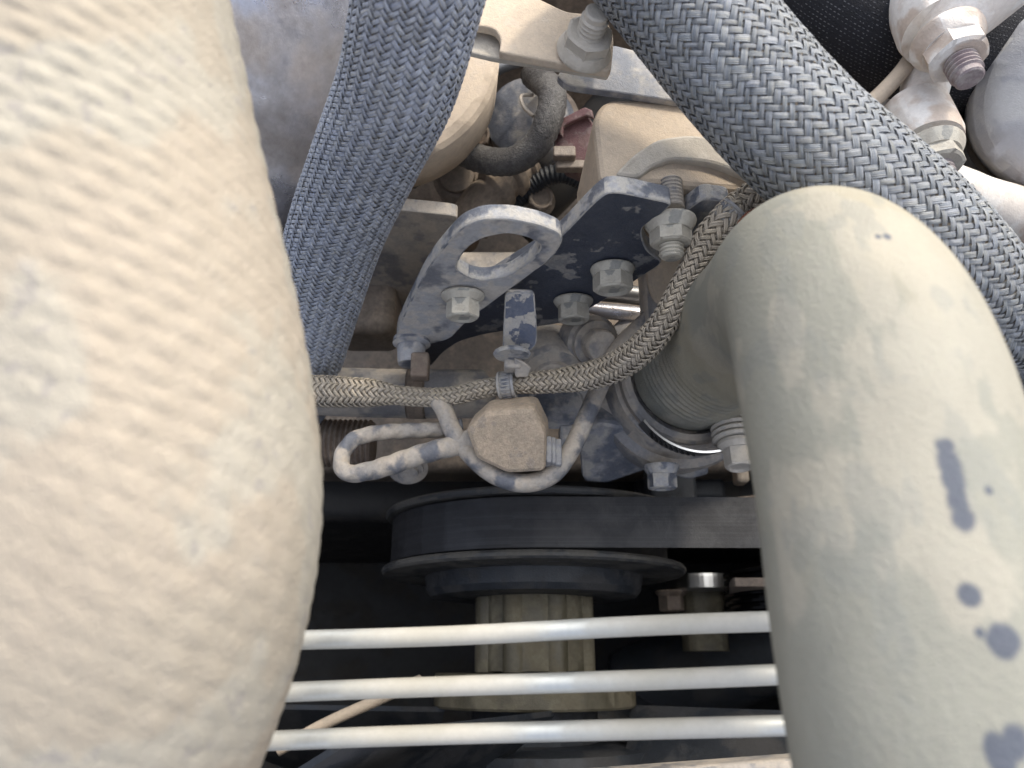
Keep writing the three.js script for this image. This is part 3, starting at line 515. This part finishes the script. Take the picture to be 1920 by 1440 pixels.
{ // ribbed pulley further right
  const c = PC.clone().add(V3(.130, .012, .012)), pr = [[0, -.02]]; for (let k = 0; k < 7; k++) pr.push([.036, -.012 + k * .0034], [.036, -.0108 + k * .0034], [.0335, -.0102 + k * .0034], [.0335, -.0088 + k * .0034]); pr.push([.038, .0125], [.0385, .0145], [.037, .0155], [0, .0155]);
  const t = thing('idler_pulley', 'glossy black grooved idler pulley beside the khaki hose', 'pulley'); part(t, 'grooved_rim', aim(boxUV(turned(pr, 90, .4)), c, NZ), new THREE.MeshStandardMaterial({ color: 0x1a1a1b, roughness: .22, metalness: .6 }));
}
{
  const t = thing('fan_hub', 'olive-grey stepped fan hub below the pulley', 'fan hub');
  const z = y => (hit(plane(V3(1, 0, 0), 1000, y, .39), 1000, y), (y - 1080) / 3300);
  const pr = (l, c = .5) => aim(boxUV(turned(l, 96, c)), PC, NZ);
  part(t, 'shaft', pr([[.0, .010], [.0290, .010], [.0290, .0450], [.0, .045]]), mOlive);
  part(t, 'shaft_collar', pr([[.0, .046], [.0475, .046], [.0482, .047], [.0482, .0600], [.0475, .0610], [.0, .0610]]), mOlive);
  part(t, 'clutch_body', pr([[.0, .061], [.0300, .061], [.0300, .0760], [.055, .078], [.056, .088], [.0, .09]]), mPlastic);
  for (const a of [.5, 1.2, 1.95, 2.6]) { const g = new THREE.CylinderGeometry(.0055, .0055, .034, 20); g.rotateX(Math.PI / 2); g.translate(PC.x + Math.cos(a) * .0262, PC.y + Math.sin(a) * .0262, PC.z + .0285); part(t, 'hub_pillar', boxUV(g), mOlive); }
}
{ // fan blades: twisted dark plastic sheets
  const blade = (ang, label) => {
    const ps = [], ix = [], nu = 14, nv = 10, th = .0022;
    for (const s of [0, 1]) for (let i = 0; i <= nu; i++) for (let j = 0; j <= nv; j++) { const u = i / nu, v = j / nv, r = lerp(.045, .17, u), w = lerp(.040, .062, u), a = ang + (v - .5) * w / r * 1.9, zz = .085 + (v - .5) * .045 + .006 * Math.sin(v * Math.PI); ps.push(PC.x + Math.cos(a) * r, PC.y + Math.sin(a) * r, PC.z + zz + (s ? -th : 0)); }
    const id = (s, i, j) => s * (nu + 1) * (nv + 1) + i * (nv + 1) + j; for (let i = 0; i < nu; i++) for (let j = 0; j < nv; j++) { ix.push(id(0, i, j), id(0, i + 1, j), id(0, i, j + 1), id(0, i, j + 1), id(0, i + 1, j), id(0, i + 1, j + 1)); ix.push(id(1, i, j), id(1, i, j + 1), id(1, i + 1, j), id(1, i, j + 1), id(1, i + 1, j + 1), id(1, i + 1, j)); }
    for (let i = 0; i < nu; i++) for (const j of [0, nv]) ix.push(id(0, i, j), id(1, i, j), id(0, i + 1, j), id(0, i + 1, j), id(1, i, j), id(1, i + 1, j));
    for (let j = 0; j < nv; j++) for (const i of [0, nu]) ix.push(id(0, i, j), id(0, i, j + 1), id(1, i, j), id(1, i, j), id(0, i, j + 1), id(1, i, j + 1));
    const g = new THREE.BufferGeometry(); g.setAttribute('position', new THREE.Float32BufferAttribute(ps, 3)); g.setAttribute('uv', new THREE.Float32BufferAttribute(new Float32Array(ps.length / 3 * 2), 2)); g.setIndex(ix); g.computeVertexNormals(); return boxUV(toCreasedNormals(g, .6)); };
  const t = thing('cooling_fan', 'dark plastic cooling fan with twisted blades under the metal bars', 'fan');
  for (const a of [2.25, .85, 3.6, -.6]) part(t, 'blade', blade(a), mPlastic);
}
{ // things glimpsed between the bars
  const t = thing('tensioner_body', 'small bright metal cylinder with a stepped cap above the bars', 'tensioner');
  const c = W(1318, 1150, .43), l = (q, m, n) => part(t, n, aim(boxUV(turned(q, 48, .5)), c, NZ), m);
  l([[0, -.02], [.0185, -.02], [.0190, -.0185], [.0190, -.0125], [.0175, -.011], [0, -.011]], mSteel, 'cap'); l([[0, -.011], [.0125, -.011], [.0125, .02], [0, .02]], mOlive, 'barrel');
  hexBolt('hex_bolt', 'dull dark bolt head beside the bright metal cylinder', { at: W(1258, 1108, .43), axis: NZ, r: .0062, h: .011, mat: mDirtBrown });
  const b = thing('brown_bracket', 'brown dusty bracket block showing below the middle metal bar', 'bracket');
  part(b, 'block', moved(box(M(185, .47), .03, .022, .003), W(1200, 1392, .48)), mDirtBrown);
  part(b, 'top_flange', moved(box(M(230, .47), .006, .010, .002), W(1220, 1345, .465)), mOlive);
  const k = thing('plastic_shroud', 'curved black plastic shroud behind the ends of the metal bars', 'shroud');
  part(k, 'shroud_wall', sweep(frames(WP([[1180, 1300, .50], [1330, 1250, .48], [1450, 1215, .47], [1600, 1260, .47]]), 40), () => .028, { K: 30 }), mPlastic);
  const r = thing('tan_strut', 'thin tan strut slanting behind the metal bars', 'strut');
  part(r, 'strut_bar', sweep(frames(WP([[520, 1408, .33], [600, 1362, .335], [700, 1316, .34], [790, 1275, .35]]), 24), () => M(11, .335), { K: 16 }), mTan);
  const p = thing('frame_plate', 'pinkish tan frame plate low beside the grooved idler pulley', 'panel');
  part(p, 'panel', plate(plane(NZ, 1420, 1140, .47), [[1368, 1100], [1600, 1100], [1600, 1200], [1368, 1200]], .004, { holes: [[[1395, 1130], [1560, 1130], [1560, 1180], [1395, 1180]]], soft: .05 }), mDirtBrown);
}
{ // metal bars of the guard, close to the camera
  const rows = [[[420, 1203], [1447, 1168], [1700, 1158]], [[400, 1303], [1458, 1265], [1700, 1254]], [[380, 1394], [1470, 1365], [1700, 1355]]];
  const names = ['upper bare aluminium bar of the guard between the two thick hoses', 'middle bare aluminium bar of the guard between the two thick hoses', 'lowest bare aluminium bar of the guard between the two thick hoses'];
  rows.forEach((q, i) => {
    const a = W(q[0][0], q[0][1], .205), b = W(q[2][0], q[2][1], .187), fr = frames([a, a.clone().lerp(b, .33).add(V3(0, .0004 * (i - 1), .0005 * (1 - i))), a.clone().lerp(b, .66).add(V3(0, 0, .0006 * (i % 2) - .0003)), b], 40);
    single('guard_bar', sweep(fr, () => M(18.2, .196), { K: 32 }), mAlu, names[i], 'bar', 'bars of the guard across the fan');
  });
  single('radiator_rail', moved(box(.50, .014, .02, .002).rotateY(.066), W(1300, 1500, .23)), mCast, 'tan rail below the lowest metal bar', 'rail');
}
// ---------------------------------------------------------------- upper middle: plates with stud nut
const plTop = plane(V3(.05, 1, -.04), 1020, 70, .243), plTop2 = plane(V3(.05, 1, -.04), 1200, 130, .262);
{
  const t = thing('mount_plate', 'sand-coloured mounting plate under the stud nut', 'bracket');
  part(t, 'plate', plate(plTop, [[820, -60], [1000, -8], [1062, 22], [1132, 28], [1152, 66], [1146, 134], [1040, 116], [936, 97], [940, 72], [926, 50], [850, 44]], .0032, { soft: [.1, .1, .2, .3, .3, .12, .1, .1, .4, .4, .1] }), mTan);
  part(t, 'lower_leaf', plate(plane(V3(.05, 1, -.04), 1020, 80, .2495), [[840, 40], [1148, 60], [1142, 143], [1040, 126], [925, 108], [850, 90]], .0022, { soft: .08 }), mPale);
  hexBolt('flange_nut', 'bright dusted flange nut on a stud on the sand-coloured plate', { at: hit(plTop, 1094, 98), axis: V3(.18, 1, -.02), r: .0066, h: .0082, fr: .0088, fh: .0022, nut: true, dish: false, stud: { r: .0043, h: .0160, pitch: .0016 }, mat: mPale, studMat: mPale, roll: .35 });
  const u = thing('lower_plate', 'blue-grey steel plate under the sand-coloured mounting plate', 'bracket');
  part(u, 'plate', plate(plTop2, [[1042, 140], [1080, 112], [1150, 84], [1215, 100], [1340, 200], [1290, 192], [1150, 172], [1062, 160]], .003, { soft: [.3, .1, .1, .1, .2, .2, .1, .3] }), mBlueCast);
}
{
  const t = thing('sand_box', 'smooth sand-coloured box beneath the blue-grey plate', 'cover');
  part(t, 'shell', plate(plane(V3(.05, 1, .0), 1200, 183, toPx(hit(plTop2, 1200, 183))[2] + .0036), [[1112, 225], [1124, 196], [1150, 184], [1290, 192], [1440, 300], [1440, 360], [1240, 345], [1125, 338]], .045, { bevel: .002, soft: [.2, .4, .3, .1, .1, .1, .1, .1] }), mTan);
  const p = thing('angle_bracket', 'pale rounded angle bracket above the navy bracket', 'bracket');
  part(p, 'angle', plate(plane(V3(0, 1, .05), 1290, 275, .2515), [[1150, 328], [1188, 288], [1234, 259], [1292, 251], [1360, 260], [1450, 310], [1440, 345], [1335, 304], [1262, 298], [1224, 312], [1196, 334]], .030, { bevel: .0012, soft: .3 }), mPale);
}
// dark hollow with small hoses
{
  const t = thing('heater_hose', 'small dark dusty rubber hose curving through the shaded hollow', 'hose');
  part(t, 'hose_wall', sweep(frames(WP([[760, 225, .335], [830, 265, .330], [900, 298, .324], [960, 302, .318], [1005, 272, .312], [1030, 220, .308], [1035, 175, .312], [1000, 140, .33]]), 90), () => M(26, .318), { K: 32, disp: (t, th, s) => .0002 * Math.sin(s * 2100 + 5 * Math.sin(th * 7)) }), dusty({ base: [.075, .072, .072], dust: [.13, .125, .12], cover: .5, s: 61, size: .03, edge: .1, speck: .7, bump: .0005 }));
}
{
  const t = thing('sensor_housing', 'round dark sensor housing with a wire clip in the shaded hollow', 'sensor');
  const c = W(985, 225, .345), ax = V3(-.35, .85, .25);
  part(t, 'cap_body', aim(boxUV(turned([[0, -.03], [.0195, -.03], [.020, -.006], [.0175, .003], [.0165, .006], [.0145, .0072], [0, .0075]], 48)), c, ax), mBlueCast);
  part(t, 'cap_rim', aim(boxUV(turned([[.0195, -.016], [.0215, -.016], [.0218, -.013], [.0195, -.011]], 48)), c, ax), mDirtBrown);
  part(t, 'wire_clip', sweep(frames(WP([[1000, 178, .325], [978, 180, .324], [982, 200, .322], [1000, 218, .32]]), 24), () => .0008, { K: 8 }), mCast);
}
{
  const t = thing('plum_connector', 'dull plum-coloured plug with a latch in the shaded hollow', 'connector');
  const pl = plane(V3(-.25, .9, .3), 1080, 260, .312);
  part(t, 'shell', plate(pl, [[1036, 292], [1042, 236], [1062, 222], [1100, 214], [1118, 240], [1120, 300], [1082, 326], [1050, 312]], .014, { soft: .12 }), mPlum);
  part(t, 'latch', plate(plane(V3(-.25, .9, .3), 1080, 230, .3085), [[1040, 240], [1044, 226], [1096, 200], [1110, 206], [1112, 220], [1098, 216], [1056, 236], [1054, 256]], .003, { soft: .15 }), mPlum);
  part(t, 'catch', moved(box(.009, .004, .005, .0008), W(1058, 288, .307)), mDirt);
  part(t, 'catch', moved(box(.012, .004, .004, .0008), W(1070, 312, .309)), mDirt);
}
{
  const t = thing('round_plug', 'dark round-headed plug deep beside the blue-grey braided hose', 'plug');
  part(t, 'plug_seat', aim(boxUV(turned([[0, -.02], [.0115, -.02], [.0115, 0], [.0095, .002], [.008, .0022], [.0078, .005], [.0062, .0062], [0, .0066]], 40)), W(860, 334, .345), V3(-.1, .9, .25)), mDirt);
  const u = thing('ribbed_fitting', 'dark ribbed round fitting above the lifting eye', 'fitting');
  part(u, 'fitting_body', sweep(frames(WP([[880, 420, .345], [915, 370, .340], [950, 340, .342], [990, 310, .348]]), 60), t => M(lerp(44, 34, t), .342), { K: 36, disp: (t, th, s) => .0009 * Math.sign(Math.sin(s * 700)) * sstep(.35, .4, t) }), mDirt);
  const v = thing('dark_duct', 'dark slanting duct in the hollow behind the navy bracket', 'duct');
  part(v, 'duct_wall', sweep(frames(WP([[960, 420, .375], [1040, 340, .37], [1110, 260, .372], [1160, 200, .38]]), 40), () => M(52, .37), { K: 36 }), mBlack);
  const e = thing('tan_boss', 'tan casting ledge seen through the slot of the lifting eye', 'casting');
  part(e, 'ledge', moved(box(.036, .016, .014, .003), W(905, 512, .336)), mCast);
  const w = thing('brown_casting', 'brown casting deep between braided hose and lifting eye', 'casting');
  part(w, 'casting_body', moved(box(.055, .03, .05, .008), W(800, 380, .40)), mDirtBrown);
  part(w, 'casting_foot', moved(box(.03, .03, .03, .006), W(690, 590, .375)), mDirt);
}
{ // small hardware crowding the hollow
  hexBolt('flange_bolt', 'small dirty bolt beside the ribbed fitting in the shaded hollow', { at: W(905, 262, .352), axis: V3(-.2, .9, .3), r: .0048, h: .0075, mat: mDirtBrown, roll: .2 });
  hexBolt('flange_bolt', 'small dirty bolt below the dull plum-coloured plug', { at: W(1010, 378, .352), axis: V3(.1, .9, .3), r: .0052, h: .0080, mat: mDirt, roll: .5 });
  const t = thing('fuel_line', 'thin dark metal line bent through the shaded hollow', 'line');
  part(t, 'line_wall', sweep(frames(WP([[770, 345, .362], [830, 300, .358], [880, 220, .355], [905, 150, .352], [960, 118, .352], [1040, 108, .356]]), 60), () => .0030, { K: 16 }), mDarkSteel);
  const u = thing('wire_conduit', 'thin ribbed black conduit crossing under the plum plug', 'conduit');
  part(u, 'conduit_wall', sweep(frames(WP([[940, 400, .35], [1000, 345, .345], [1050, 325, .342], [1110, 345, .345]]), 200), () => .0042, { K: 20, disp: (t, th, s) => .0004 * Math.sin(s / .0019 * 6.283) }), mPlastic);
  const v = thing('casting_rib', 'rough brown casting rib behind the bent metal line', 'casting');
  part(v, 'rib', moved(box(.012, .02, .07, .004).rotateY(.5), W(880, 190, .38)), mDirt);
  part(v, 'rib', moved(box(.012, .02, .06, .004).rotateY(-.3), W(930, 330, .385)), mDirt);
}
// ---------------------------------------------------------------- upper left
{
  const t = thing('metal_canister', 'worn shiny metal canister behind the blue-grey braided hose', 'canister');
  part(t, 'dome', sweep(frames(WP([[640, -220, .285], [600, -60, .290], [560, 90, .300], [525, 230, .315], [495, 370, .335], [470, 470, .36]]), 80), steps([.040, .044, .043, .036, .028, .022]), { K: 72 }), mWorn);
  const d = thing('sand_disc', 'sand-coloured rounded cover disc behind the blue-grey braided hose', 'cover');
  part(d, 'disc', aim(boxUV(turned([[0, -.03], [.044, -.03], [.0465, -.026], [.0470, 0], [.0455, .0022], [.0425, .003], [0, .003]], 120, .8)), W(708, 92, .296), V3(.05, .96, .22)), mTan);
  single('tan_flap', plate(plane(V3(-.2, .9, .3), 545, 380, .315), [[505, 350], [545, 326], [575, 335], [560, 420], [520, 430]], .006, { soft: .3 }), mTan, 'small tan flap between wrapped hose and braided hose', 'bracket');
}
// ---------------------------------------------------------------- upper right
{
  const t = thing('black_hose', 'thick black cloth-covered hose with pale stitches', 'hose');
  const n = 256, map = makeTex(n, (x, y, i) => { const cx = x % 16, cy = (y + ((x >> 4) & 1) * 8) % 16; const on = cx > 5 && cx < 9 && cy > 3 && cy < 12 && fine2[(x * 7 + (x >> 4) * 131) % 512 + ((y >> 4) * 37 % 512) * 512] > .45; const g = .8 + .4 * fine[i]; return on ? [.16 * g, .16 * g, .17 * g] : [.012 * g, .013 * g, .018 * g]; }, { size: .024 });
  part(t, 'hose_wall', sweep(frames(WP([[1340, -190, .31], [1480, -60, .31], [1620, 30, .312], [1760, 80, .318], [1900, 100, .33]]), 80), () => .0260, { K: 64 }), new THREE.MeshStandardMaterial({ map, roughness: .9, bumpMap: grainBump, bumpScale: .0004 }));
}
{
  const t = thing('white_housing', 'pale cast housing carrying two stud nuts', 'housing');
  part(t, 'upper_arm', sweep(frames(WP([[1990, -170, .262], [1860, -40, .268], [1790, 25, .275], [1750, 50, .285]]), 40), t => M(lerp(92, 62, t), .27), { K: 40 }), mWhite);
  part(t, 'column', sweep(frames(WP([[1740, 40, .30], [1738, 140, .296], [1728, 200, .292], [1722, 260, .290], [1750, 330, .292], [1850, 390, .30], [1960, 430, .31]]), 60), steps([.0110, .0090, .0080, .0084, .0104, .0122, .0124]), { K: 40 }), mWhite);
  part(t, 'upper_boss', aim(boxUV(turned([[0, -.02], [.0150, -.02], [.0154, -.004], [.0145, 0], [0, 0]], 48)), W(1772, 60, .277), V3(0, .2, 1)), mWhite);
  part(t, 'lower_boss', aim(boxUV(turned([[0, -.02], [.0122, -.02], [.0128, -.003], [.0120, 0], [0, 0]], 48)), W(1742, 275, .283), V3(0, .2, 1)), mWhite);
  hexBolt('flange_nut', 'pale flange nut with stud on the upper arm of the housing', { at: W(1775, 72, .272), axis: V3(.10, .16, .98), r: .0090, h: .0120, fr: .0128, fh: .0032, nut: true, dish: false, stud: { r: .0056, h: .0215, pitch: .0018 }, mat: mWhite, studMat: mStudEnd, roll: .2 });
  hexBolt('flange_nut', 'pale flange nut with stud low on the housing beside the drum', { at: W(1745, 278, .279), axis: V3(.02, .16, .98), r: .0080, h: .0100, fr: .0112, fh: .0028, nut: true, dish: false, stud: { r: .0050, h: .0180, pitch: .0018 }, mat: mNut, studMat: mStudEnd, roll: .35 });
  const d = thing('grey_drum', 'grey rounded metal drum beside the pale housing', 'drum');
  const dc = W(2010, 185, .305), da = V3(-.30, .70, .45);
  part(d, 'dark_band', aim(boxUV(turned([[0, -.06], [.044, -.06], [.0478, -.055], [.0486, -.03], [.0486, -.004], [.0470, .001], [.044, .002], [.04, .0022]], 96, .9)), dc, da), mBlack);  // black ring round the drum, wider than its grey shell
  part(d, 'shell', aim(boxUV(turned([[.0365, -.004], [.0370, .006], [.0362, .0115], [.0335, .0160], [.028, .0188], [.016, .0205], [0, .021]], 96, .9)), dc, da), mDrum);
  const h = single('tan_lever', sweep(frames(WP([[1560, 240, .288], [1630, 195, .29], [1690, 135, .292], [1720, 90, .296]]), 30), () => M(15, .29), { K: 20 }), mTan, 'thin tan rod slanting between black hose and pale housing', 'rod');
  const k = thing('tan_lump', 'tan rounded casting behind the loose-woven grey hose', 'casting');
  part(k, 'casting_lobe', moved(boxUV(new THREE.SphereGeometry(.022, 32, 20).scale(1, .8, .8)), W(1555, 205, .335)), mTan);
  part(k, 'casting_lobe', moved(boxUV(new THREE.SphereGeometry(.026, 32, 20).scale(1.2, .7, .9)), W(1650, 250, .335)), mWhite);
  part(k, 'casting_shelf', moved(box(.09, .02, .05, .008), W(1680, 300, .345)), mTan);
}
{ // plates right of the loose-woven hose
  const t = thing('grey_shelf', 'pale grey shelf plate with a slotted strip under the drum', 'panel');
  part(t, 'shelf', plate(plane(V3(0, .9, .35), 1840, 420, .300), [[1740, 400], [1800, 380], [1990, 400], [1990, 440], [1900, 448], [1820, 462], [1760, 440]], .004, { soft: .1 }), mBlueCast);
  part(t, 'slotted_strip', plate(plane(V3(0, .5, .87), 1860, 450, .306), [[1790, 470], [1920, 442], [1990, 440], [1990, 500], [1800, 500]], .003, { soft: .05, holes: [0, 1, 2, 3, 4].map(k => [[1840 + k * 17, 452 - k * 3], [1845 + k * 17, 451 - k * 3], [1845 + k * 17, 462 - k * 3], [1840 + k * 17, 463 - k * 3]]) }), mWorn);
  part(t, 'nut_block', moved(box(.013, .012, .012, .002), W(1785, 372, .290)), mBlueCast);
  single('steel_tube', sweep(frames(WP([[1790, 478, .32], [1880, 474, .318], [2000, 470, .316]]), 10), () => M(19, .318), { K: 24 }), mWorn, 'bare steel tube at the outer side of the loose-woven hose', 'tube');
  braidedHose('braided_hose', 'thin sand braided hose emerging under the bare steel tube', [[1800, 470, .312], [1880, 508, .31], [1950, 530, .31], [2060, 560, .31]], () => .0085, 16, { width: .0019, lift: .0003, sub: 3, m: 60 }, mCoreDark, mYarnSand);
  const w = thing('outer_panel', 'reddish tan inner wing panel at the outer side of the khaki hose', 'panel');
  part(w, 'panel', plate(plane(V3(-.5, .8, .2), 1930, 800, .33), [[1780, 560], [2300, 500], [2300, 1500], [1780, 1300]], .004, { soft: .05 }), mDirtBrown);
}
{ // bits right of the outlet
  const t = thing('brass_fitting', 'small bright brass fitting in the dark gap above the belt', 'fitting');
  part(t, 'fitting_blade', moved(box(.006, .010, .012, .002), W(1388, 885, .37)), mTan);
  const b = thing('tan_cleat', 'tan folded metal cleat at the top edge of the belt', 'bracket');
  part(b, 'cleat_base', plate(plane(V3(0, .75, .66), 1410, 960, .39), [[1362, 940], [1480, 925], [1480, 980], [1368, 972]], .003, { soft: .1 }), mDirtBrown);
  part(b, 'cleat_fold', plate(plane(V3(-.2, .9, .3), 1400, 945, .385), [[1376, 956], [1386, 936], [1410, 938], [1440, 956]], .003, { soft: .25 }), mTan);
  const c = thing('dark_mount', 'dark blue-black mount block behind the right end of the belt', 'mount');
  part(c, 'block', moved(box(M(180, .40), .022, .012, .003), W(1275, 932, .432).add(V3(0, -.006, -.004))), mPlastic);
  part(c, 'post', moved(box(.024, .02, .03, .003), W(1255, 905, .40)), mPlastic);
}

renderer.render(scene, camera);
